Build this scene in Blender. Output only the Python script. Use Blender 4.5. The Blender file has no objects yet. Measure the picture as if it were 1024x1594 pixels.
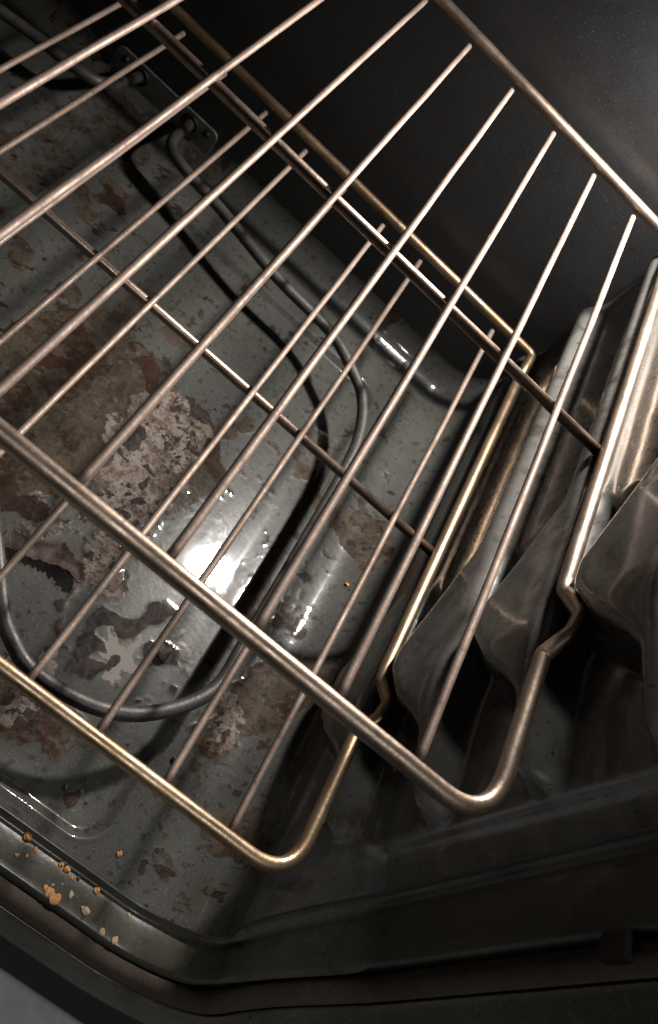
import bpy, math, random
import numpy as np
from mathutils import Vector, Matrix

# ------------------------------------------------------------------ camera, light, exposure
S = 0.034                      # one wire spacing of the rack in metres; everything below is laid out in spacings
scene = bpy.context.scene
col = scene.collection
cam_d = bpy.data.cameras.new('camera')
cam = bpy.data.objects.new('camera', cam_d)
col.objects.link(cam)
RIGHT = Vector((0.74046771, 0.38699755, 0.54949109))
DOWN = Vector((0.64204335, -0.64903915, -0.40807906))
FWD = Vector((0.19871564, 0.65496647, -0.72906174))
M = Matrix((RIGHT, -DOWN, -FWD)).transposed().to_4x4()
M.translation = Vector((-3.8491, -4.4632, 6.8937)) * S
cam.matrix_world = M
cam_d.sensor_fit = 'VERTICAL'
cam_d.sensor_height = 36.0
cam_d.sensor_width = 36.0
cam_d.lens = 1460.3 / 1594 * 36
cam_d.dof.use_dof = True
cam_d.dof.focus_distance = 12.5 * S
cam_d.dof.aperture_fstop = 18.0
cam_d.clip_start = 0.01
cam_d.clip_end = 50
scene.camera = cam

world = bpy.data.worlds.new('World')
scene.world = world
world.use_nodes = True
bg = world.node_tree.nodes['Background']
bg.inputs['Color'].default_value = (0.90, 0.93, 1.0, 1)
bg.inputs['Strength'].default_value = 0.008          # dim kitchen outside the open door

ld = bpy.data.lights.new('oven_light', 'SPOT')       # the oven's own lamp, on the back wall, just out of frame
ld.energy = 11.0
ld.color = (1.0, 0.91, 0.83)
ld.shadow_soft_size = 0.42 * S
ld.spot_size = math.radians(174)
ld.spot_blend = 1.0
lamp = bpy.data.objects.new('oven_light', ld)
lamp.location = Vector((0.28, 11.5, 4.0)) * S
lamp.rotation_euler = Vector((-0.03, -0.80, -0.60)).to_track_quat('-Z', 'Y').to_euler()
col.objects.link(lamp)

bd = bpy.data.lights.new('back_wall_fill', 'POINT')   # second light for the same lamp, added to brighten the back wall
bd.energy = 1.5
bd.color = (0.95, 0.97, 1.0)
bd.shadow_soft_size = 0.35 * S
bl = bpy.data.objects.new('back_wall_fill', bd)
bl.location = Vector((0.25, 11.8, 4.0)) * S
col.objects.link(bl)

kd = bpy.data.lights.new('kitchen_ceiling_light', 'POINT')   # weak room light outside the open door
kd.energy = 45.0
kd.color = (1.0, 0.97, 0.93)
kd.shadow_soft_size = 0.12
kl = bpy.data.objects.new('kitchen_ceiling_light', kd)
kl.location = (0.25, -0.95, 1.7)
col.objects.link(kl)

scene.view_settings.view_transform = 'Standard'
scene.view_settings.look = 'None'
scene.view_settings.exposure = 0.0
scene.view_settings.gamma = 1.0
scene.view_settings.use_curve_mapping = False
scene.cycles.use_denoising = True
scene.cycles.sample_clamp_indirect = 4.0
scene.cycles.max_bounces = 8
scene.cycles.caustics_reflective = False

rng = np.random.default_rng(7)
random.seed(7)

# ------------------------------------------------------------------ materials
class NT:
    def __init__(self, name):
        self.m = bpy.data.materials.new(name)
        self.m.use_nodes = True
        self.t = self.m.node_tree
        self.b = self.t.nodes['Principled BSDF']
        self.tc = self.t.nodes.new('ShaderNodeTexCoord')
    def link(self, a, b): self.t.links.new(a, b)
    def inp(self, name, v):
        s = self.b.inputs[name]
        if hasattr(v, 'is_output') or isinstance(v, bpy.types.NodeSocket): self.link(v, s)
        else: s.default_value = v
    def coord(self, scale=(1, 1, 1)):
        mp = self.t.nodes.new('ShaderNodeMapping')
        mp.inputs['Scale'].default_value = scale
        self.link(self.tc.outputs['Object'], mp.inputs['Vector'])
        return mp.outputs['Vector']
    def noise(self, scale, detail=4, rough=0.6, vec=None, dist=0.0):
        n = self.t.nodes.new('ShaderNodeTexNoise')
        n.inputs['Scale'].default_value = scale
        n.inputs['Detail'].default_value = detail
        n.inputs['Roughness'].default_value = rough
        n.inputs['Distortion'].default_value = dist
        self.link(vec if vec is not None else self.tc.outputs['Object'], n.inputs['Vector'])
        return n.outputs['Fac']
    def ramp(self, fac, stops):
        r = self.t.nodes.new('ShaderNodeValToRGB')
        el = r.color_ramp.elements
        while len(el) < len(stops): el.new(0.5)
        for e, (p, c) in zip(el, stops):
            e.position = p
            e.color = (c, c, c, 1) if isinstance(c, (int, float)) else (*c, 1)
        self.link(fac, r.inputs['Fac'])
        return r.outputs['Color']
    def mix(self, fac, a, b, mode='MIX'):
        n = self.t.nodes.new('ShaderNodeMix')
        n.data_type = 'RGBA'
        n.blend_type = mode
        for i, v in ((0, fac), (6, a), (7, b)):
            if isinstance(v, bpy.types.NodeSocket): self.link(v, n.inputs[i])
            elif i == 0: n.inputs[i].default_value = v
            else: n.inputs[i].default_value = (*v, 1)
        return n.outputs[2]
    def math(self, op, a, b=0.0):
        n = self.t.nodes.new('ShaderNodeMath')
        n.operation = op
        for i, v in ((0, a), (1, b)):
            if isinstance(v, bpy.types.NodeSocket): self.link(v, n.inputs[i])
            else: n.inputs[i].default_value = v
        return n.outputs[0]
    def attr(self, name):
        n = self.t.nodes.new('ShaderNodeAttribute')
        n.attribute_name = name
        return n.outputs['Fac']
    def bump(self, h, strength, dist):
        n = self.t.nodes.new('ShaderNodeBump')
        n.inputs['Strength'].default_value = strength
        n.inputs['Distance'].default_value = dist
        self.link(h, n.inputs['Height'])
        self.link(n.outputs['Normal'], self.b.inputs['Normal'])

def enamel(name, base, dark, rough=0.3, coat=0.5, brown=0.35, bmp=0.25):
    k = NT(name)
    big = k.noise(14, 5, 0.65)
    fine = k.noise(900, 2, 0.5)
    c = k.mix(k.ramp(big, [(0.35, 0), (0.7, 1)]), base, dark)
    st = k.ramp(k.noise(38, 6, 0.7, dist=0.6), [(0.52, 0), (0.66, 1)])
    c = k.mix(k.math('MULTIPLY', st, brown), c, (0.026, 0.019, 0.013))
    sp = k.ramp(fine, [(0.64, 0), (0.72, 1)])
    c = k.mix(k.math('MULTIPLY', sp, 0.4), c, (0.20, 0.20, 0.19))
    c = k.mix(k.math('MULTIPLY', k.ramp(k.noise(520, 2, 0.5), [(0.66, 0), (0.72, 1)]), 0.8), c, (0.012, 0.010, 0.009))
    k.inp('Base Color', c)
    k.inp('Roughness', k.ramp(k.noise(60, 5, 0.7), [(0.3, rough - 0.08), (0.75, rough + 0.2)]))
    k.inp('Coat Weight', coat); k.inp('Coat Roughness', 0.11)
    k.bump(k.math('ADD', k.noise(260, 3, 0.6), k.math('MULTIPLY', k.noise(30, 2), 1.5)), bmp, 0.0007)
    return k.m

def floor_mat():
    k = NT('stained_speckled_enamel')
    big = k.noise(11, 5, 0.6)
    base = k.mix(k.ramp(big, [(0.3, 0), (0.7, 1)]), (0.080, 0.082, 0.076), (0.044, 0.046, 0.043))
    fine = k.noise(1100, 2, 0.5)
    base = k.mix(k.math('MULTIPLY', k.ramp(fine, [(0.60, 0), (0.70, 1)]), 0.4), base, (0.20, 0.20, 0.19))
    base = k.mix(k.math('MULTIPLY', k.ramp(k.noise(1300, 1, 0.5), [(0.66, 0), (0.72, 1)]), 0.6), base, (0.02, 0.018, 0.016))
    # thin brown haze of old grease everywhere
    gr = k.ramp(k.noise(24, 7, 0.72, dist=0.8), [(0.50, 0), (0.68, 1)])
    base = k.mix(k.math('MULTIPLY', gr, 0.45), base, (0.050, 0.038, 0.026))
    en = k.math('MULTIPLY', k.math('SUBTRACT', k.noise(230, 6, 0.75, dist=0.5), 0.5), 1.5)
    def edged(nm, amt=1.0):
        return k.ramp(k.math('ADD', k.attr(nm), k.math('MULTIPLY', en, amt)), [(0.40, 0), (0.60, 1)])
    film = edged('film', 0.8); crust = edged('crust'); char = edged('char', 0.6); red = edged('red'); pale = edged('pale', 0.7)
    fn = k.ramp(k.noise(70, 8, 0.75, dist=0.6), [(0.36, 0), (0.62, 1)])
    c_film = k.mix(fn, (0.080, 0.062, 0.043), (0.022, 0.014, 0.009))
    base = k.mix(k.math('MULTIPLY', film, 0.85), base, c_film)
    cn = k.noise(150, 6, 0.7, dist=1.2)
    c_cr = k.mix(k.ramp(cn, [(0.42, 0), (0.58, 1)]), (0.200, 0.168, 0.150), (0.100, 0.077, 0.064))
    base = k.mix(crust, base, c_cr)
    base = k.mix(k.math('MULTIPLY', pale, 0.9), base, (0.205, 0.185, 0.168))
    base = k.mix(k.math('MULTIPLY', red, 0.9), base, k.mix(fn, (0.042, 0.020, 0.013), (0.016, 0.008, 0.006)))
    base = k.mix(k.math('MULTIPLY', char, 0.95), base, k.mix(k.ramp(cn, [(0.4, 0), (0.6, 1)]), (0.046, 0.039, 0.037), (0.016, 0.013, 0.013)))
    pep = k.ramp(k.noise(480, 3, 0.6), [(0.60, 0), (0.66, 1)])
    base = k.mix(k.math('MULTIPLY', k.math('MULTIPLY', pep, k.math('MAXIMUM', crust, film)), 0.8), base, (0.018, 0.013, 0.011))
    base = k.mix(k.math('MULTIPLY', k.ramp(k.noise(210, 4, 0.6), [(0.585, 0), (0.635, 1)]), 0.6), base, (0.022, 0.016, 0.013))
    k.inp('Base Color', base)
    dirt = k.math('MAXIMUM', k.math('MAXIMUM', k.math('MULTIPLY', film, 0.7), crust), k.math('MAXIMUM', char, k.math('MULTIPLY', pale, .8)))
    rr = k.ramp(k.noise(45, 6, 0.7), [(0.3, 0.27), (0.75, 0.42)])
    k.inp('Roughness', k.math('ADD', rr, k.math('MULTIPLY', dirt, 0.28)))
    k.inp('Specular IOR Level', k.math('SUBTRACT', 0.10, k.math('MULTIPLY', dirt, 0.06)))
    k.inp('Coat Weight', k.math('SUBTRACT', 0.65, k.math('MULTIPLY', dirt, 0.62)))
    k.inp('Coat Roughness', 0.055)
    bub = k.ramp(k.noise(420, 4, 0.6), [(0.45, 0), (0.75, 1)])
    hb = k.math('ADD', k.math('MULTIPLY', k.noise(320, 3, 0.6), 0.25),
                k.math('MULTIPLY', k.math('MULTIPLY', bub, k.math('MAXIMUM', crust, k.math('MULTIPLY', film, 0.25))), 1.3))
    k.bump(k.math('ADD', hb, k.math('MULTIPLY', k.noise(24, 2), 0.25)), 0.5, 0.0008)
    return k.m

def steel(name, base, tint, dark, rough, metallic=0.85, dscale=60):
    k = NT(name)
    n = k.noise(dscale, 5, 0.65)
    c = k.mix(k.ramp(n, [(0.36, 0), (0.66, 1)]), base, tint)
    d = k.ramp(k.noise(dscale * 3.3, 6, 0.75), [(0.57, 0), (0.70, 1)])
    c = k.mix(k.math('MULTIPLY', d, 0.55), c, dark)
    fl = k.ramp(k.noise(dscale * 11, 3, 0.7), [(0.35, 0.72), (0.62, 1.0)])
    c = k.mix(0.7, c, fl, 'MULTIPLY')
    c = k.mix(k.math('MINIMUM', k.math('MULTIPLY', k.attr('burn'), 0.85), 0.85), c, dark)
    k.inp('Base Color', c)
    k.inp('Metallic', metallic); k.inp('Specular IOR Level', 0.3)
    k.inp('Roughness', k.ramp(k.noise(dscale * 2, 4, 0.7), [(0.3, rough - 0.07), (0.7, rough + 0.14)]))
    k.bump(k.noise(dscale * 12, 4, 0.7), 0.22, 0.0005)
    return k.m

def plain(name, c, rough, metallic=0.0, var=0.5, scale=80, coat=0.0, bump=0.3):
    k = NT(name)
    n = k.noise(scale, 5, 0.7)
    k.inp('Base Color', k.mix(k.ramp(n, [(0.35, 0), (0.7, 1)]), c, tuple(x * (1 - var) for x in c)))
    k.inp('Roughness', k.ramp(k.noise(scale * 1.7, 4, 0.6), [(0.3, max(0.05, rough - 0.06)), (0.7, rough + 0.1)]))
    k.inp('Metallic', metallic); k.inp('Coat Weight', coat)
    k.bump(k.noise(scale * 6, 3, 0.6), bump, 0.0006)
    return k.m

MF = floor_mat()
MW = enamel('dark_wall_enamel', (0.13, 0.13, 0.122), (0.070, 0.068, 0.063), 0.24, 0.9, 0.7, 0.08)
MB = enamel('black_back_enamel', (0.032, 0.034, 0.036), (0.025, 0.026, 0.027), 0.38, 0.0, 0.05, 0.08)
ML = enamel('greenish_lip_enamel', (0.072, 0.072, 0.056), (0.032, 0.032, 0.025), 0.36, 0.2, 0.7)
MWIRE = steel('dull_copper_wire', (0.41, 0.325, 0.272), (0.29, 0.22, 0.18), (0.07, 0.04, 0.03), 0.55, 0.45, 60)
MFRAME = steel('heat_tinted_steel', (0.46, 0.365, 0.295), (0.29, 0.225, 0.17), (0.09, 0.05, 0.035), 0.38, 0.90, 45)
MGOLD = steel('golden_brown_steel', (0.50, 0.38, 0.26), (0.32, 0.22, 0.13), (0.05, 0.03, 0.02), 0.37, 0.88, 40)
MBAR = steel('dark_cross_bar_steel', (0.46, 0.36, 0.30), (0.26, 0.19, 0.15), (0.08, 0.05, 0.04), 0.33, 0.92, 45)
MEL = plain('oxidised_element_sheath', (0.10, 0.095, 0.09), 0.5, 0.5, 0.5, 120)
MPL = plain('dull_bracket_steel', (0.30, 0.30, 0.29), 0.5, 0.7, 0.4)
MROPE = NT('brown_rope_gasket')
def _rope():
    k = MROPE
    w = k.t.nodes.new('ShaderNodeTexWave')
    w.wave_type = 'BANDS'; w.bands_direction = 'DIAGONAL'
    w.inputs['Scale'].default_value = 260; w.inputs['Distortion'].default_value = 3
    k.link(k.tc.outputs['Object'], w.inputs['Vector'])
    n = k.noise(50, 5, 0.7)
    c = k.mix(k.ramp(n, [(0.35, 0), (0.7, 1)]), (0.062, 0.046, 0.031), (0.03, 0.022, 0.016))
    k.inp('Base Color', k.mix(k.math('MULTIPLY', k.ramp(k.noise(700, 3, 0.6), [(0.4, 0), (0.6, 1)]), 0.6), c, (0.03, 0.022, 0.018)))
    k.inp('Roughness', 0.9)
    k.bump(k.math('ADD', k.math('MULTIPLY', w.outputs['Fac'], 0.15), k.noise(260, 5, 0.8)), 0.4, 0.0006)
    return k.m
MROPE = _rope()
MDOOR = plain('grey_door_enamel', (0.55, 0.55, 0.56), 0.45, 0.0, 0.3, 50, 0.3)
MCLIP = plain('dark_clip_metal', (0.03, 0.026, 0.022), 0.5, 0.5)

# ------------------------------------------------------------------ mesh helpers (coordinates in wire spacings)
def make(name, verts, faces, mat, parent=None, smooth=True, attrs=None):
    v = (np.asarray(verts, float) * S)
    me = bpy.data.meshes.new(name)
    me.from_pydata(v.tolist(), [], [tuple(map(int, f)) for f in faces])
    me.materials.append(mat)
    if smooth: me.polygons.foreach_set('use_smooth', [True] * len(me.polygons))
    if attrs == 'burn':          # burnt grease at the welds of a wire
        y = v[:, 1] / S
        attrs = {'burn': np.exp(-(y / 0.16) ** 2) + 0.7 * np.exp(-((y - 5.94) / 0.10) ** 2) + 0.35 * sstep(fbm(y * 1.0, y * 0 + float(v[0, 0] / S) * 3.7, 0.9, 4, 77), 0.05, 0.35)}
    elif attrs == 'burn_frame':
        x, y = v[:, 0] / S, v[:, 1] / S
        front = np.exp(-((x - np.round(x)) / 0.085) ** 2) * (np.abs(y) < 0.3) * (x < 0.4)
        attrs = {'burn': front + 0.45 * sstep(fbm(x * 1.3, y * 1.3, 0.8, 4, 78), 0.12, 0.4)}
    for k, a in (attrs or {}).items():
        at = me.attributes.new(k, 'FLOAT', 'POINT')
        at.data.foreach_set('value', np.asarray(a, np.float32))
    me.update()
    o = bpy.data.objects.new(name, me)
    col.objects.link(o)
    if parent is not None: o.parent = parent
    return o

def grid_faces(nu, nv, flip=False):
    i, j = np.meshgrid(np.arange(nu - 1), np.arange(nv - 1), indexing='ij')
    a = i * nv + j; b = a + nv; c = b + 1; d = a + 1
    f = np.stack([a, b, c, d], -1).reshape(-1, 4)
    return f[:, ::-1] if flip else f

def smoothpath(pts, rad=None, seg=8, closed=False):
    """polyline with rounded corners"""
    P = [np.array(p, float) for p in pts]
    out = []
    n = len(P)
    for i in range(n):
        if not closed and i in (0, n - 1): out.append(P[i]); continue
        a, b, c = P[i - 1], P[i], P[(i + 1) % n]
        r = rad[i] if isinstance(rad, (list, tuple)) else rad
        u = (a - b) / np.linalg.norm(a - b); w = (c - b) / np.linalg.norm(c - b)
        ang = math.acos(float(np.clip(u @ w, -1, 1)))
        if math.pi - ang < 0.02 or not r: out.append(b); continue
        t = min(r / math.tan(ang / 2), 0.48 * np.linalg.norm(a - b), 0.48 * np.linalg.norm(c - b))
        p0, p1 = b + u * t, b + w * t
        for k in range(seg + 1):
            s = k / seg
            out.append((1 - s) ** 2 * p0 + 2 * s * (1 - s) * b * 1.0 + s * s * p1)
    return out

def spline(pts, sub=8):
    P = [np.array(p, float) for p in pts]
    P = [2 * P[0] - P[1]] + P + [2 * P[-1] - P[-2]]
    out = []
    for i in range(1, len(P) - 2):
        for k in range(sub):
            t = k / sub
            a, b, c, d = P[i - 1:i + 3]
            out.append(0.5 * (2 * b + (c - a) * t + (2 * a - 5 * b + 4 * c - d) * t * t + (3 * b - a - 3 * c + d) * t ** 3))
    out.append(P[-2])
    return out

def tube(path, r, n=12, closed=False, wob=0.0):
    P = np.array(path, float); m = len(P)
    T = np.zeros_like(P)
    for i in range(m):
        a = P[i - 1] if (i > 0 or closed) else P[i]
        b = P[(i + 1) % m] if (i < m - 1 or closed) else P[i]
        T[i] = (b - a) / np.linalg.norm(b - a)
    up = np.array((0, 0, 1.0)) if abs(T[0][2]) < 0.9 else np.array((1.0, 0, 0))
    N = up - T[0] * (up @ T[0]); N /= np.linalg.norm(N)
    V = []
    for i in range(m):
        N = N - T[i] * (N @ T[i]); N /= np.linalg.norm(N)
        B = np.cross(T[i], N)
        ri = (r[i] if hasattr(r, '__len__') else r) * (1 + wob * random.uniform(-1, 1))
        for k in range(n):
            a = 2 * math.pi * k / n
            V.append(P[i] + ri * (math.cos(a) * N + math.sin(a) * B))
    F = []
    for i in range(m if closed else m - 1):
        for k in range(n):
            F.append((i * n + k, i * n + (k + 1) % n, ((i + 1) % m) * n + (k + 1) % n, ((i + 1) % m) * n + k))
    if not closed:
        for i, s in ((0, -1), (m - 1, 1)):
            c = len(V); V.append(P[i] + T[i] * s * (r[i] if hasattr(r, '__len__') else r) * 0.35)
            for k in range(n):
                q = (i * n + k, i * n + (k + 1) % n, c)
                F.append(q if s > 0 else q[::-1])
    return V, F

def fbm(x, y, freq, octs=4, seed=0, gain=0.5):
    """value noise on arrays, -1..1"""
    g = np.random.default_rng(seed).uniform(-1, 1, (256, 256))
    out = np.zeros_like(x, float); amp = 1.0; tot = 0
    for o in range(octs):
        X, Y = x * freq + 17.3 * o, y * freq + 9.1 * o
        i, j = np.floor(X).astype(int), np.floor(Y).astype(int)
        u, v = X - i, Y - j
        u = u * u * (3 - 2 * u); v = v * v * (3 - 2 * v)
        i0, i1, j0, j1 = i % 256, (i + 1) % 256, j % 256, (j + 1) % 256
        out += amp * ((g[i0, j0] * (1 - u) + g[i1, j0] * u) * (1 - v) + (g[i0, j1] * (1 - u) + g[i1, j1] * u) * v)
        tot += amp; amp *= gain; freq *= 2.03
    return out / tot

def sdist(px, py, poly):
    """signed distance, positive inside"""
    P = np.array(poly, float); d = np.full(px.shape, 1e9); ins = np.zeros(px.shape, bool)
    for a, b in zip(P, np.roll(P, -1, 0)):
        e = b - a; wx, wy = px - a[0], py - a[1]
        t = np.clip((wx * e[0] + wy * e[1]) / (e @ e + 1e-12), 0, 1)
        d = np.minimum(d, np.hypot(wx - e[0] * t, wy - e[1] * t))
        if abs(b[1] - a[1]) > 1e-12:
            c = ((a[1] > py) != (b[1] > py)) & (px < (b[0] - a[0]) * (py - a[1]) / (b[1] - a[1]) + a[0])
            ins ^= c
    return np.where(ins, d, -d)

def sstep(x, a, b):
    t = np.clip((x - a) / (b - a), 0, 1)
    return t * t * (3 - 2 * t)

def empty(name, label, cat, loc=(0, 0, 0), group=None):
    o = bpy.data.objects.new(name, None)
    o.empty_display_size = 0.02
    col.objects.link(o)
    o.location = Vector(loc) * S
    tag(o, label, cat, group)
    return o

def tag(o, label, cat, group=None):
    o['label'] = label; o['category'] = cat
    if group: o['group'] = group

# ------------------------------------------------------------------ the oven cavity
ZF, XW, YB, XC, ZT = -6.0, 1.2, 12.25, -7.9, 6.6     # floor, right wall, back wall, centre line, ceiling
R1, R2 = 1.1, 0.6                                    # fillets floor/side, floor/back
YF = -0.56
oven = empty('oven', 'dark grey enamel oven interior with embossed side wall, stained floor and open door', 'oven', (XC, 0, ZF))
OFF = Vector((XC, 0, ZF)) * S

def part(name, verts, faces, mat, parent=None, **kw):
    o = make(name, verts, faces, mat, parent or oven, **kw)
    if parent is None or parent is oven: o.matrix_parent_inverse = Matrix.Translation(-OFF)
    return o

STAINS = {'film':[[(-7.04,4.93),(-6.68,5.8),(-6.44,6.77),(-5.79,7.43),(-5.32,7.09),(-4.93,7.27),(-4.52,7.35),(-4.16,7.22),(-3.95,6.75),(-3.58,7.07),(-3.07,6.85),(-2.29,6.45),(-2.14,5.96),(-2.63,5.55),(-3.33,5.53),(-3.71,5.67),(-3.98,4.84),(-4.23,4.24),(-4.34,3.33),(-5.09,2.44)],[(-3.69,0.94),(-3.05,0.97),(-2.33,1.07),(-1.84,1.21),(-1.63,0.9),(-1.93,0.52),(-2.27,0.37),(-2.65,0.15),(-2.97,0.02)],[(-0.26,2.73),(0.0,3.55),(0.64,4.2),(1.11,4.15),(1.07,3.42),(0.59,2.53),(0.24,1.79),(-0.3,1.64),(-0.46,1.88)],[(-0.14,7.13),(0.13,7.77),(0.72,7.78),(0.97,6.91),(0.7,6.31),(0.18,6.53)],[(-8.05,7.24),(-7.62,7.41),(-7.31,7.38),(-7.28,6.96),(-7.62,6.69)],[(-7.49,9.49),(-7.36,9.99),(-6.95,10.09),(-6.92,9.57),(-7.15,9.33)]],'crust':[[(-4.53,5.68),(-4.36,6.66),(-3.94,6.98),(-3.06,6.82),(-2.73,6.55),(-2.9,5.98),(-2.72,5.46),(-2.8,4.7),(-2.78,4.03),(-3.2,3.52),(-3.58,3.55),(-3.94,4.31),(-4.1,5.06)],[(-3.7,3.5),(-3.2,3.52),(-2.89,3.82),(-2.54,3.31),(-2.63,2.87),(-3.05,2.93)],[(-3.34,0.63),(-2.82,0.81),(-2.35,0.94),(-2.3,0.57),(-2.7,0.22),(-2.96,0.14)],[(-4.4,3.42),(-4.08,3.59),(-3.71,3.33),(-3.94,2.96),(-4.24,3.04)],[(-0.14,2.63),(-0.01,2.86),(0.3,2.57),(0.14,1.96),(-0.13,1.76)]],'char':[[(-4.04,5.29),(-4.05,5.94),(-3.79,5.78),(-3.77,5.36)],[(-2.65,2.45),(-2.58,2.71),(-2.36,2.76),(-2.05,2.96),(-2.12,3.25),(-1.91,3.55),(-1.62,3.55),(-1.68,3.28),(-1.84,2.93),(-1.89,2.75),(-2.02,2.53),(-2.18,2.44),(-2.36,2.56),(-2.48,2.38),(-2.49,2.25),(-2.2,2.16),(-2.17,2.12),(-2.36,2.03),(-2.39,1.81),(-2.49,1.54),(-2.66,2.03)],[(-2.45,1.64),(-2.37,1.87),(-2.06,1.95),(-2.08,1.63),(-2.42,1.56)],[(-1.57,2.88),(-1.25,2.97),(-1.18,2.71),(-1.4,2.55)],[(-1.74,2.64),(-1.67,2.76),(-1.54,2.68),(-1.62,2.5)],[(-2.03,2.17),(-1.96,2.25),(-1.89,2.15),(-1.98,1.93),(-2.06,1.95)],[(-3.24,4.79),(-3.4,5.24),(-3.23,5.15),(-3.3,5.17)],[(-3.53,5.23),(-3.47,5.35),(-3.26,5.25),(-3.28,5.19)],[(-3.38,4.86),(-3.34,5.0),(-3.23,4.98),(-3.27,4.83)],[(-3.3,4.53),(-3.19,4.67),(-3.08,4.67),(-3.15,4.51),(-3.24,4.47)],[(-3.49,4.59),(-3.35,4.67),(-3.32,4.58),(-3.44,4.48)],[(-3.31,4.35),(-3.18,4.32),(-3.08,4.22),(-3.2,4.22)],[(-3.05,4.26),(-3.0,4.34),(-2.93,4.28),(-2.98,4.19)],[(-3.21,5.51),(-3.19,5.61),(-3.09,5.51),(-3.13,5.44)],[(-0.24,4.36),(-0.17,4.55),(-0.04,4.56),(-0.01,4.38),(-0.13,4.23)],[(-0.26,5.53),(-0.15,5.66),(0.02,5.69),(0.02,5.57),(-0.11,5.47)],[(-1.4,1.79),(-1.3,1.86),(-1.29,1.77),(-1.38,1.72)],[(-1.22,2.28),(-1.16,2.35),(-1.14,2.27)],[(-1.05,2.37),(-0.96,2.38),(-0.94,2.27),(-1.02,2.26)],[(-3.57,6.94),(-3.49,7.17),(-3.28,7.12),(-3.13,6.84),(-3.35,6.74),(-3.45,6.81)],[(-3.86,6.61),(-3.69,6.84),(-3.6,6.74),(-3.76,6.52)],[(-4.52,7.47),(-4.39,7.58),(-4.24,7.33),(-4.36,7.29)],[(0.05,7.41),(0.11,7.57),(0.23,7.4),(0.18,7.26)],[(0.29,7.45),(0.38,7.6),(0.47,7.45),(0.38,7.3)],[(0.26,6.87),(0.38,7.04),(0.5,6.86),(0.38,6.71)],[(0.48,6.99),(0.56,7.14),(0.68,6.96),(0.6,6.82)],[(0.51,6.67),(0.59,6.77),(0.65,6.65)],[(0.03,-0.05),(0.12,0.04),(0.35,0.08),(0.38,-0.04),(0.21,-0.17)],[(0.33,0.21),(0.4,0.3),(0.46,0.23)],[(-0.12,-0.09),(-0.04,-0.07),(0.02,-0.2),(-0.03,-0.26)],[(0.93,0.16),(0.99,0.25),(1.05,0.17)]],'red':[[(-5.42,3.16),(-4.88,3.59),(-4.62,3.37),(-4.24,3.51),(-4.04,3.4),(-4.04,3.24),(-4.39,3.06),(-5.05,2.69)],[(-6.06,5.68),(-5.63,6.03),(-5.3,6.34),(-5.28,6.12),(-5.68,5.71),(-5.98,5.57)],[(-4.95,6.77),(-4.65,7.32),(-4.2,6.86),(-3.94,6.35),(-4.25,6.59),(-4.63,6.95)],[(-7.51,9.74),(-7.4,9.93),(-7.04,9.87),(-7.0,9.57),(-7.24,9.54)],[(-3.08,6.74),(-2.64,6.65),(-2.25,6.39),(-2.18,6.01),(-2.5,6.04),(-2.86,6.4)],[(-3.2,2.58),(-3.11,2.66),(-2.79,1.8),(-2.79,1.55),(-2.99,1.51),(-2.89,1.85)],[(-1.47,0.03),(-1.31,0.2),(-1.19,0.12),(-1.29,-0.07)]],'pale':[[(-2.48,2.38),(-2.39,2.56),(-2.15,2.4),(-1.95,2.52),(-1.86,2.74),(-1.76,2.59),(-1.63,2.23),(-1.68,1.94),(-1.97,1.9),(-1.95,2.24),(-2.27,2.0),(-2.39,2.07),(-2.24,2.26)],[(-2.94,1.43),(-2.77,1.69),(-2.62,1.56),(-2.55,1.38),(-2.76,1.27)]]}

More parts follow.
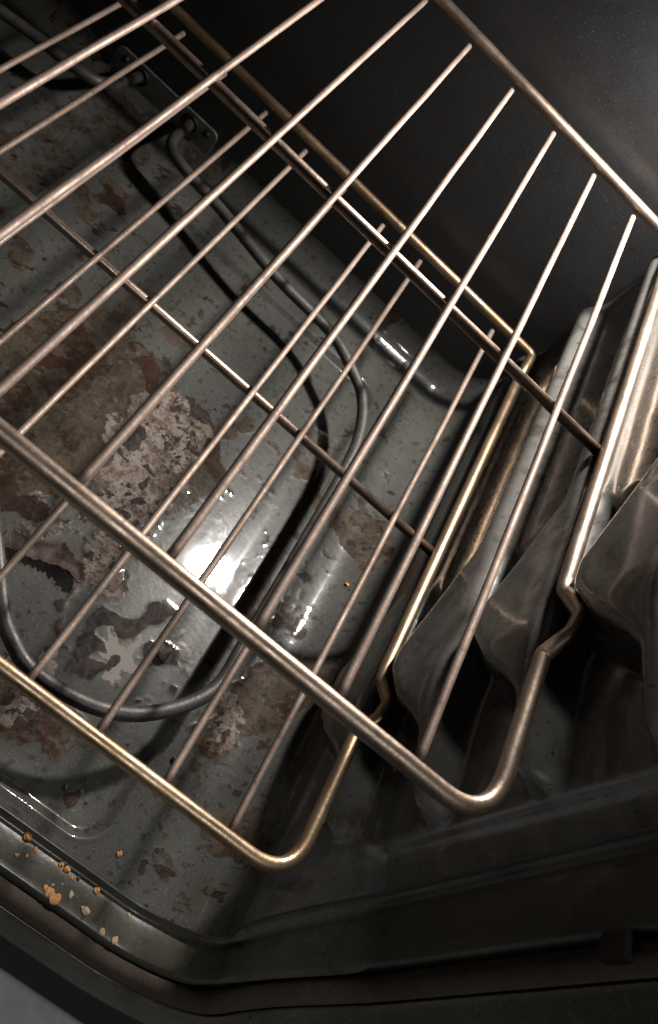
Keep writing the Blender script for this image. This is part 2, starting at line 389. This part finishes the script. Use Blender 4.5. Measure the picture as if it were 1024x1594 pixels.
def build_floor():
    xs = np.concatenate([np.linspace(2 * XC - 0.1, -12.2, 24), np.linspace(-12, -5.6, 92), np.arange(-5.57, 0.06, 0.028)])
    x0 = XW - R1
    xs = xs[xs < x0]
    ang = np.linspace(0, math.pi / 2, 18)
    xx = np.concatenate([xs, x0 + R1 * np.sin(ang)]); xz = np.concatenate([np.zeros(len(xs)), R1 * (1 - np.cos(ang))])
    ys = np.arange(YF, YB - R2 - 0.01, 0.034)
    yy = np.concatenate([ys, YB - R2 + R2 * np.sin(ang)]); yz = np.concatenate([np.zeros(len(ys)), R2 * (1 - np.cos(ang))])
    X, Y = np.meshgrid(xx, yy, indexing='ij')
    Z = ZF + xz[:, None] + yz[None, :]
    # recessed pan
    pan = [(-15.0, -0.28), (-0.80, -0.28), (-0.80, 10.55), (-15.0, 10.55)]
    d = sdist(X, Y, [(-14.6, 0.12), (-1.2, 0.12), (-1.2, 10.1), (-14.6, 10.1)])
    d = np.where(d < 0, d + 0.42, d + 0.42)
    Z -= 0.11 * sstep(d, -0.07, 0.09)
    Z += 0.022 * np.exp(-((d + 0.085) / 0.045) ** 2)
    Z -= 0.03 * sstep(d, 0.0, 0.5)
    wx = fbm(X, Y, 2.2, 4, 1); wy = fbm(X, Y, 2.2, 4, 2)
    att = {}
    def mask(polys, warp, soft, freqn, namp, seed):
        m = np.full(X.shape, -9.0)
        for p in polys:
            m = np.maximum(m, sdist(X + warp * wx, Y + warp * wy, p))
        m = m + namp * fbm(X, Y, freqn, 4, seed)
        return sstep(m, -soft, soft)
    film = mask(STAINS['film'], 0.25, 0.05, 3, 0.18, 3)
    sc = fbm(X, Y, 1.1, 5, 21, 0.6)
    film = np.maximum(film, sstep(sc, 0.24, 0.34) * sstep(Y, 11.5, 9) * 0.7)
    crust = mask(STAINS['crust'], 0.2, 0.05, 4, 0.28, 4)
    holes = sstep(fbm(X, Y, 3.1, 4, 8), 0.10, 0.22)
    crust = crust * (1 - 0.5 * holes)
    # film: dark tide line round its rim, hard-edged brown patches and paler bubbles within
    fm = np.full(X.shape, -9.0)
    for p in STAINS['film']: fm = np.maximum(fm, sdist(X + 0.25 * wx, Y + 0.25 * wy, p))
    fm = fm + 0.18 * fbm(X, Y, 3, 4, 3)
    rim = np.exp(-((fm - 0.03) / 0.03) ** 2) * sstep(fbm(X, Y, 1.7, 3, 40), -0.25, 0.1)
    inside = sstep(fm, 0, 0.05)
    brown = sstep(fbm(X, Y, 1.9, 5, 41, 0.55), 0.13, 0.18) * inside
    blot = sstep(fbm(X, Y, 2.6, 3, 42), 0.22, 0.28) * inside
    film = np.maximum(film, sstep(mask(STAINS['crust'], 0.25, 0.3, 3, 0.2, 9), 0.1, 0.6) * 0.6)
    char = mask(STAINS['char'], 0.09, 0.03, 6, 0.06, 5)
    # loose specks in the crusted zones
    near = sstep(mask(STAINS['crust'], 0.3, 0.5, 3, 0.2, 10), 0.1, 0.7)
    char = np.maximum(char, sstep(fbm(X, Y, 5.5, 3, 11), 0.44, 0.50) * near)
    pits = sstep(fbm(X, Y, 7.0, 3, 12), 0.50, 0.56) * sstep(fbm(X, Y, 0.8, 2, 13), -0.1, 0.3)
    char = np.maximum(char, pits * 0.8)
    red = mask(STAINS['red'], 0.2, 0.05, 4, 0.15, 6)
    red = np.maximum(red, np.maximum(brown * 0.56, rim * 0.7))
    pale = mask(STAINS['pale'], 0.16, 0.09, 5, 0.16, 7)
    pale = np.maximum(pale, np.maximum(blot * 0.35, crust * sstep(fbm(X, Y, 3.4, 4, 43), 0.05, 0.3) * 0.6))
    # dried drips and stray spots over the rest of the enamel
    spots = sstep(fbm(X, Y, 3.3, 4, 44, 0.55), 0.40, 0.46) * 0.62
    red = np.maximum(red, spots)
    film = np.maximum(film, sstep(fbm(X, Y, 0.9, 5, 45, 0.6), 0.10, 0.22) * 0.55 * sstep(X, -3.0, -6.0) )  # film thickens leftwards: grease, plus painted dimming away from the lamp
    # clean, mirror-like enamel where the lamp glints
    clean = 1 - 0.95 * np.exp(-(np.hypot((X + 1.75) / 0.95, (Y - 4.45) / 1.15)) ** 4)
    film = film * clean; crust = crust * clean; red = red * clean; pale = pale * clean; char = char * (0.05 + 0.95 * clean)
    Z += crust * (0.008 + 0.012 * fbm(X, Y, 9, 3, 14)) + char * 0.008 + red * 0.006 + film * 0.006 * (1 + fbm(X, Y, 8, 3, 15))
    Z -= 0.012 * (X + 1.85) * np.exp(-((X + 1.85) ** 2 + (Y - 4.4) ** 2) / 2.6)      # slight tilt shaped in to hold the lamp glint in place
    Z += 0.003 * fbm(X, Y, 0.6, 2, 16)
    V = np.stack([X, Y, Z], -1).reshape(-1, 3)
    part('oven_floor', V, grid_faces(*X.shape), MF,
         attrs=dict(film=film.ravel(), crust=crust.ravel(), char=char.ravel(), red=red.ravel(), pale=pale.ravel()))
build_floor()

BLOB = [(12.0, -0.20), (12.1, 0.0), (12.0, 0.20), (5.0, 0.20), (3.4, 0.24), (2.4, 0.10), (1.15, 0.02), (1.0, -0.03), (1.15, -0.08),
        (1.95, -0.10), (2.2, -0.32), (2.6, -0.78), (3.2, -1.22), (3.55, -1.22), (4.3, -0.72), (5.1, -0.24)]

def dyz(z):
    return np.clip(0.05 + 0.17 * sstep(z, -5.6, -4.0) + 0.72 * sstep(z, -5.0, -3.2) + 0.035 * np.clip(z + 4.0, 0, 9), 0, 1.6)

def build_side(sign, name):
    ys = np.concatenate([np.arange(YF + 0.06, 5.6, 0.022), np.arange(5.6, YB - 0.02, 0.05), [YB]])
    zs = np.arange(ZF + R1, ZT + 0.01, 0.025)
    Y, Z = np.meshgrid(ys, zs, indexing='ij')
    h = np.zeros_like(Y)
    flare = 0.065 * np.clip(2.9 - Y, 0, 3.4) ** 1.75 * sstep(Z, -5.0, -3.2)
    base_in = (0.34 * sstep(Y, 5.2, 4.4) + 0.065 * np.clip(2.9 - Y, 0, 3.4) ** 1.75) * sstep(Z, -5.0, -3.2)   # recess and flare towards the mouth, shaped so the front falls dark
    for k in range(-2, 3):
        zi = -0.33 + 1.762 * k
        d = sdist(Y, Z - zi, BLOB)
        soft = sstep(d, -0.24, 0.14)
        t = np.clip((d + 0.20) / 0.30, 0, 1); crisp = np.sqrt(1 - (1 - t) ** 2) * sstep(d, -0.21, -0.08)
        fr = sstep(Y, 5.6, 4.6)
        hk = (soft * (1 - fr) + crisp * fr) * (0.33 + base_in - 0.9 * flare)
        dome = 0.0
        hk = hk * (0.55 + 0.45 * sstep(Y, 0.4, 2.9))
        h = np.maximum(h, hk)
    ker = np.exp(-np.linspace(-2.2, 2.2, 15) ** 2); ker /= ker.sum()
    for ax in (0, 1):
        hp = np.pad(h, [(7, 7) if a == ax else (0, 0) for a in (0, 1)], mode='edge')
        h = sum(k_ * np.take(hp, np.arange(h.shape[ax]) + q, axis=ax) for q, k_ in enumerate(ker))
    h -= base_in
    h += 0.004 * fbm(Y, Z, 1.3, 3, 31)
    Y = Y + dyz(Z) * sstep(Y, 1.2, -0.4)
    X = XW - h
    if sign < 0: X = 2 * XC - X
    part(name, np.stack([X, Y, Z], -1).reshape(-1, 3), grid_faces(*Y.shape, flip=sign > 0), MW)
build_side(1, 'side_wall')
build_side(-1, 'side_wall')

xl = 2 * XC - XW
nb = 60
bx, bz = np.meshgrid(np.linspace(xl, XW, nb), np.linspace(ZF + R2, ZT, nb), indexing='ij')
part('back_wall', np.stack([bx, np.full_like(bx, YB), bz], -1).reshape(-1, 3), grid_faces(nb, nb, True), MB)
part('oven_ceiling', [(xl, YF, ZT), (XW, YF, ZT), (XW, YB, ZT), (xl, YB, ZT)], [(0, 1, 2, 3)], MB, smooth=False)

# mouth of the oven: one section swept along the rounded opening
def mouth_path():
    pts = []; nor = []
    for x in np.linspace(xl + R1, XW - R1, 70): pts.append((x, ZF)); nor.append((0, -1))
    for a in np.linspace(0, math.pi / 2, 22)[1:]:
        pts.append((XW - R1 + R1 * math.sin(a), ZF + R1 * (1 - math.cos(a)))); nor.append((math.sin(a), -math.cos(a)))
    for z in np.linspace(ZF + R1, ZT, 60)[1:]: pts.append((XW, z)); nor.append((1, 0))
    return np.array(pts), np.array(nor)
MP, MN = mouth_path()
def sweep(section, name, mat, closed=False):
    sec = np.array(section, float)
    V = np.zeros((len(MP), len(sec), 3))
    for i, (p, n) in enumerate(zip(MP, MN)):
        p = p + n * (0.34 + 0.065 * 3.4 ** 1.75) * (float(sstep(p[1], -5.0, -3.2)) if n[0] > 0.5 else 0)
        fl = 0.13 * np.clip(-0.55 - sec[:, 0], 0, 2) * float(sstep(p[1], -5.0, -3.2)) * (n[0] > 0.5)  # lip gets the same flare, shaped to stay dark
        V[i, :, 0] = p[0] + n[0] * (sec[:, 1] + fl); V[i, :, 2] = p[1] + n[1] * sec[:, 1]; V[i, :, 1] = sec[:, 0] + (0 if n[0] < 0.02 else float(dyz(p[1])) * n[0]) * (0.76 + 0.24 * sstep(sec[:, 0], -1.15, -0.6))
    if closed: V = np.concatenate([V, V[:, :1]], 1)
    return part(name, V.reshape(-1, 3), grid_faces(V.shape[0], V.shape[1], True), mat)

lip = [(-0.54, 0.0), (-0.58, 0.0), (-0.60, 0.012), (-0.62, 0.06), (-0.635, 0.10), (-0.67, 0.115), (-0.72, 0.10), (-0.78, 0.088), (-0.90, 0.085), (-1.02, 0.09), (-1.12, 0.10),
       (-1.16, 0.12), (-1.18, 0.20), (-1.20, 0.34), (-1.30, 0.40), (-1.44, 0.38)]
sweep(lip, 'front_lip', ML)
frame = [(-1.44, 0.40), (-1.46, 0.34), (-1.49, 0.36), (-1.53, 0.50), (-1.58, 0.72), (-1.62, 0.88), (-1.62, 1.0), (-1.58, 1.10), (-1.50, 1.18), (-1.36, 1.24), (-1.2, 1.3), (-0.9, 1.3)]
sweep(frame, 'front_frame', ML)
gk = [(-1.335 + 0.14 * math.cos(a), 0.25 + 0.14 * math.sin(a)) for a in np.linspace(0, 2 * math.pi, 15)[:-1]]
gasket = sweep(gk, 'door_gasket', MROPE, True)
cx, cy, cz = XW + 1.03, -0.46, 0.55
part('gasket_clip', [(cx + dx, cy + dy, cz + dz) for dx in (-0.02, 0.12) for dy in (-0.13, 0.13) for dz in (-0.15, 0.15)],
     [(0, 1, 3, 2), (4, 6, 7, 5), (0, 4, 5, 1), (2, 3, 7, 6), (0, 2, 6, 4), (1, 5, 7, 3)], MCLIP, smooth=False)

# open door lying flat in front
def rbox(x0, x1, y0, y1, z0, z1, r=0.12):
    s = [(y1, z0), (y1, z1 - r)] + [(y1 - r + r * math.cos(a), z1 - r + r * math.sin(a)) for a in np.linspace(0, math.pi / 2, 7)[1:]]
    s += [(y0, z1), (y0, z0)]
    n = len(s)
    V = [(x0, *p) for p in s] + [(x1, *p) for p in s]
    F = [(i, (i + 1) % n, n + (i + 1) % n, n + i) for i in range(n)] + [tuple(range(n))[::-1], tuple(range(n, 2 * n))]
    return V, F
part('door', *rbox(xl - 1, XW + 1.6, -14.5, -1.77, -9.4, -7.7), MDOOR)

# ------------------------------------------------------------------ racks
L, MID, YBK, ZBK, RX, MZ = 11.53, 5.94, 11.745, 0.133, 0.967, 0.125
NW = 17
def build_rack(loc, label, frame_mat):
    rk = empty('oven_rack', label, 'oven rack', loc, 'wire oven racks')
    xl_ = -16 - RX
    half = [(RX, 0.0, 0), (RX, 2.20, 0), (RX + 0.10, 2.52, 0.26), (RX + 0.12, 2.78, 0.30), (RX + 0.02, 3.22, 0.0), (RX, 3.4, 0), (RX, 11.0, 0), (RX, 11.45, 0.10), (RX, YBK, ZBK)]
    rad = [0.62, 0.12, 0.1, 0.1, 0.10, 0, 0.2, 0.1, 0.24]
    pts = half + [(-16 - p[0], p[1], p[2]) for p in half[::-1]]
    path = smoothpath(pts, rad + rad[::-1], 9, True)
    # subdivide long straights so the steel can carry a little irregularity
    P = []
    for a, b in zip(path, path[1:] + path[:1]):
        n = max(1, int(np.linalg.norm(b - a) / 0.5))
        P += [a + (b - a) * k / n for k in range(n)]
    make('frame', *tube(P, 0.100, 14, True, 0.012), frame_mat, rk, attrs='burn_frame')
    make('cross_bar', *tube([(xl_ + 0.03, MID, -MZ), (-8, MID, -MZ - 0.01), (RX - 0.03, MID, -MZ)], 0.082, 12), MBAR, rk)
    for i in range(NW):
        x = -i
        r = random.Random(100 + i)
        b = [(x, 0.02, 0.02)] + [(x + r.uniform(-.004, .004), y, 0.02 + r.uniform(-.004, .004)) for y in np.linspace(1, L - 1, 9)] + [(x, L, 0.02)]
        make('wire', *tube(spline(b, 5), 0.052, 10, False, 0.03), MWIRE, rk, attrs='burn')
        # weld collar where the wire meets the front bar
    return rk
rack_a = build_rack((0, 0, 0), 'upper wire oven rack, nearest the camera, pinkish steel with pale front bar', MFRAME)
rack_b = build_rack((-0.034, -0.1175, -3.524), 'lower wire oven rack under the other, golden brown front bar, close above the floor', MGOLD)

# ------------------------------------------------------------------ bake element
el = empty('heating_element', 'dark grey tubular bake element looping just above the oven floor', 'heating element', (XC, 6, -5.15))
ELO = Vector((XC, 6, -5.15)) * S
half = [(-7.25, 12.24, -5.42), (-7.20, 11.75, -5.36), (-7.16, 11.2, -5.22), (-6.98, 10.78, -5.15), (-6.4, 10.58, -5.14), (-5.64, 10.48, -5.14), (-3.93, 10.1, -5.14), (-2.46, 9.98, -5.14), (-1.66, 9.58, -5.14), (-1.2, 9.2, -5.14),
        (-0.88, 8.5, -5.14), (-0.73, 7.5, -5.14), (-0.67, 5.1, -5.14), (-0.65, 3.05, -5.14), (-0.66, 2.35, -5.14), (-0.92, 1.76, -5.14), (-1.46, 1.17, -5.14), (-2.14, 0.85, -5.14),
        (-2.94, 0.77, -5.14), (-3.46, 0.97, -5.14), (-3.80, 1.24, -5.14), (-4.5, 2.0, -5.14), (-5.4, 2.9, -5.14), (-6.5, 3.55, -5.14), (XC, 3.75, -5.14)]
full = half + [(2 * XC - p[0], p[1], p[2]) for p in half[-2::-1]]
o = make('element_tube', *tube(spline(full, 7), 0.112, 14), MEL, el); o.matrix_parent_inverse = Matrix.Translation(-ELO)

def plate_mesh():
    import bmesh
    bm = bmesh.new()
    x0, x1, z0, z1, r = -9.2, -6.62, -5.86, -5.16, 0.16
    out = []
    for (cx_, cz_, a0) in ((x1 - r, z1 - r, 0), (x0 + r, z1 - r, 90), (x0 + r, z0 + r, 180), (x1 - r, z0 + r, 270)):
        for k in range(5):
            a = math.radians(a0 + 22.5 * k); out.append((cx_ + r * math.cos(a), cz_ + r * math.sin(a)))
    f = bm.faces.new([bm.verts.new((p[0] * S, 12.16 * S, p[1] * S)) for p in out])
    g = bmesh.ops.extrude_face_region(bm, geom=[f])
    bmesh.ops.translate(bm, verts=[v for v in g['geom'] if isinstance(v, bmesh.types.BMVert)], vec=(0, 0.06 * S, 0))
    bmesh.ops.recalc_face_normals(bm, faces=bm.faces)
    me = bpy.data.meshes.new('mounting_bracket'); bm.to_mesh(me); bm.free()
    me.materials.append(MPL)
    o = bpy.data.objects.new('mounting_bracket', me); col.objects.link(o)
    o.parent = el; o.matrix_parent_inverse = Matrix.Translation(-ELO)
    return o
br = plate_mesh()
for (x, z, r) in ((-6.85, -5.32, 0.055), (-8.95, -5.34, 0.055)):
    o = make('screw', *tube([(x, 12.17, z), (x, 12.12, z)], r * 1.4, 10), MCLIP, br)
for s in (-1, 1):
    x = XC + s * 0.65
    ring = [(x + 0.17 * math.cos(a), 12.145, -5.41 + 0.17 * math.sin(a)) for a in np.linspace(0, 2 * math.pi, 25)[:-1]]
    o = make('ferrule', *tube(ring, 0.035, 8, True), MCLIP, br)

# ------------------------------------------------------------------ crumbs, burnt bits
def lump(name, x, y, z, r, mat, seed, flat=0.55, label='', cat='crumb', group=None):
    rr = np.random.default_rng(seed)
    import bmesh
    bm = bmesh.new()
    bmesh.ops.create_icosphere(bm, subdivisions=3, radius=1.0)
    ph = rr.uniform(0, 6, (4, 3)); fr = rr.uniform(1.2, 4.0, (4, 3))
    sx, sy = rr.uniform(0.75, 1.2, 2)
    for v in bm.verts:
        p = np.array(v.co)
        d = 1 + 0.13 * sum(math.sin(float(fr[k] @ p + ph[k][0])) for k in range(4))
        v.co = Vector((p[0] * d * sx * r * S, p[1] * d * sy * r * S, p[2] * d * flat * r * S))
    for f in bm.faces: f.smooth = True
    me = bpy.data.meshes.new(name); bm.to_mesh(me); bm.free()
    me.materials.append(mat)
    o = bpy.data.objects.new(name, me); col.objects.link(o)
    o.location = Vector((x, y, z + r * flat * 0.7)) * S
    tag(o, label, cat, group)
    return o
MO = plain('orange_crumb', (0.60, 0.29, 0.10), 0.7, 0, 0.45, 300, 0, 0.6)
MBE = plain('beige_crumb', (0.46, 0.36, 0.23), 0.75, 0, 0.4, 300, 0, 0.6)
MDK = plain('burnt_crumb', (0.035, 0.022, 0.016), 0.5, 0, 0.5, 200, 0, 0.6)
ZL = ZF - 0.09
G = 'crumbs scattered along the front lip'
CR = [(-1.58, -0.66, .085, MO, 'orange disc crumb alone by the crease of the front lip, farthest from the corner'),
      (-1.40, -0.74, .045, MO, 'tiny orange crumb just right of the lone orange disc crumb'),
      (-0.89, -0.71, .060, MO, 'orange crumb right-hand of a touching pair midway along the lip crease'),
      (-0.99, -0.70, .035, MO, 'tiny orange crumb left-hand of a touching pair midway along the lip crease'),
      (-0.39, -0.71, .052, MO, 'round orange crumb by the lip crease, nearest the corner'),
      (-0.93, -1.07, .075, MO, 'orange crumb at the top of the three-crumb cluster by the gasket'),
      (-0.82, -1.10, .085, MO, 'largest orange crumb at the bottom of the cluster by the gasket'),
      (-1.00, -1.05, .042, MO, 'smallest orange crumb of the cluster by the gasket'),
      (-0.66, -0.95, .052, MBE, 'beige crumb in the middle of the front lip right of the orange cluster'),
      (-0.37, -1.00, .068, MBE, 'round olive beige crumb lying flat in the middle of the front lip'),
      (-0.04, -1.10, .050, MBE, 'long beige crumb left of the two at the gasket near the corner'),
      (0.17, -1.10, .058, MBE, 'beige crumb right of the two at the gasket near the corner'),
      (-0.69, -0.72, .036, MDK, 'small dark burnt crumb by the lip crease between orange crumbs')]
for i, (x, y, r, m, lb) in enumerate(CR):
    lump('crumb', x, y, ZL, r * 0.82, m, 50 + i, 0.28, lb, 'crumb', G)
lump('crumb', -0.41, -0.19, ZF, .042, MO, 80, 0.5, 'small orange crumb on the floor behind the lip, in front of the lower rack', 'crumb')
lump('crumb', 0.62, 5.95, ZF + 0.13, .04, MO, 81, 0.5, 'tiny rust orange crumb on the floor edge near the side wall', 'crumb')
lump('grease_bubble', -0.41, 1.36, ZF - 0.02, .07, MDK, 82, 0.7, 'round black grease bubble on the floor by the front wire of the lower rack', 'grease bubble')
lump('grease_bubble', -1.45, 2.72, ZF - 0.14, .16, MDK, 83, 0.5, 'largest black grease bubble, inside the loop of the heating element', 'grease bubble')
lump('grease_bubble', -0.75, 3.08, ZF - 0.1, .06, MDK, 84, 0.6, 'small dark grease bubble under the bend of the heating element', 'grease bubble')

for i in range(12):
    lump('crumb_speck', random.uniform(-1.6, 0.5), random.uniform(-1.1, -0.72), ZL - 0.005, random.uniform(.012, .026), random.choice([MO, MBE, MDK, MBE]), 200 + i, 0.5,
         'tiny speck of crumb dust on the front lip of the oven', 'crumb', 'crumb dust on the front lip')

def flake():
    # an irregular, slightly cupped scale of burnt crust with a torn rim
    rim = [(-4.55, 2.30), (-4.05, 2.52), (-3.70, 2.62), (-3.38, 2.72), (-3.20, 2.60), (-3.12, 2.74), (-3.24, 2.98), (-3.50, 3.02), (-3.72, 3.10), (-4.0, 2.86), (-4.4, 2.74)]
    gx, gy = np.meshgrid(np.linspace(-4.65, -3.0, 56), np.linspace(2.2, 3.2, 36), indexing='ij')
    wx = 0.09 * fbm(gx, gy, 3.5, 4, 91); wy = 0.09 * fbm(gx, gy, 3.5, 4, 92)
    d = sdist(gx + wx, gy + wy, rim) 
    z = ZF - 0.13 + 0.03 + 0.10 * np.exp(-np.clip(d, 0, 1) / 0.07) + 0.07 * fbm(gx, gy, 2.4, 4, 93) + 0.05 * sstep(gx, -4.2, -3.3)
    idx = -np.ones(gx.shape, int); V = []
    keep = d > 0
    for i in range(gx.shape[0]):
        for j in range(gx.shape[1]):
            if keep[i, j]:
                idx[i, j] = len(V); V.append((gx[i, j], gy[i, j], z[i, j]))
    F = []
    for i in range(gx.shape[0] - 1):
        for j in range(gx.shape[1] - 1):
            q = (idx[i, j], idx[i + 1, j], idx[i + 1, j + 1], idx[i, j + 1])
            if min(q) >= 0: F.append(q)
    o = make('burnt_flake', V, F, plain('burnt_flake', (0.060, 0.030, 0.020), 0.6, 0, 0.75, 190, 0, 0.8))
    md = o.modifiers.new('thickness', 'SOLIDIFY'); md.thickness = 0.025 * S
    tag(o, 'dark reddish brown burnt flake with a torn upturned rim lying on the oven floor', 'burnt food')
flake()
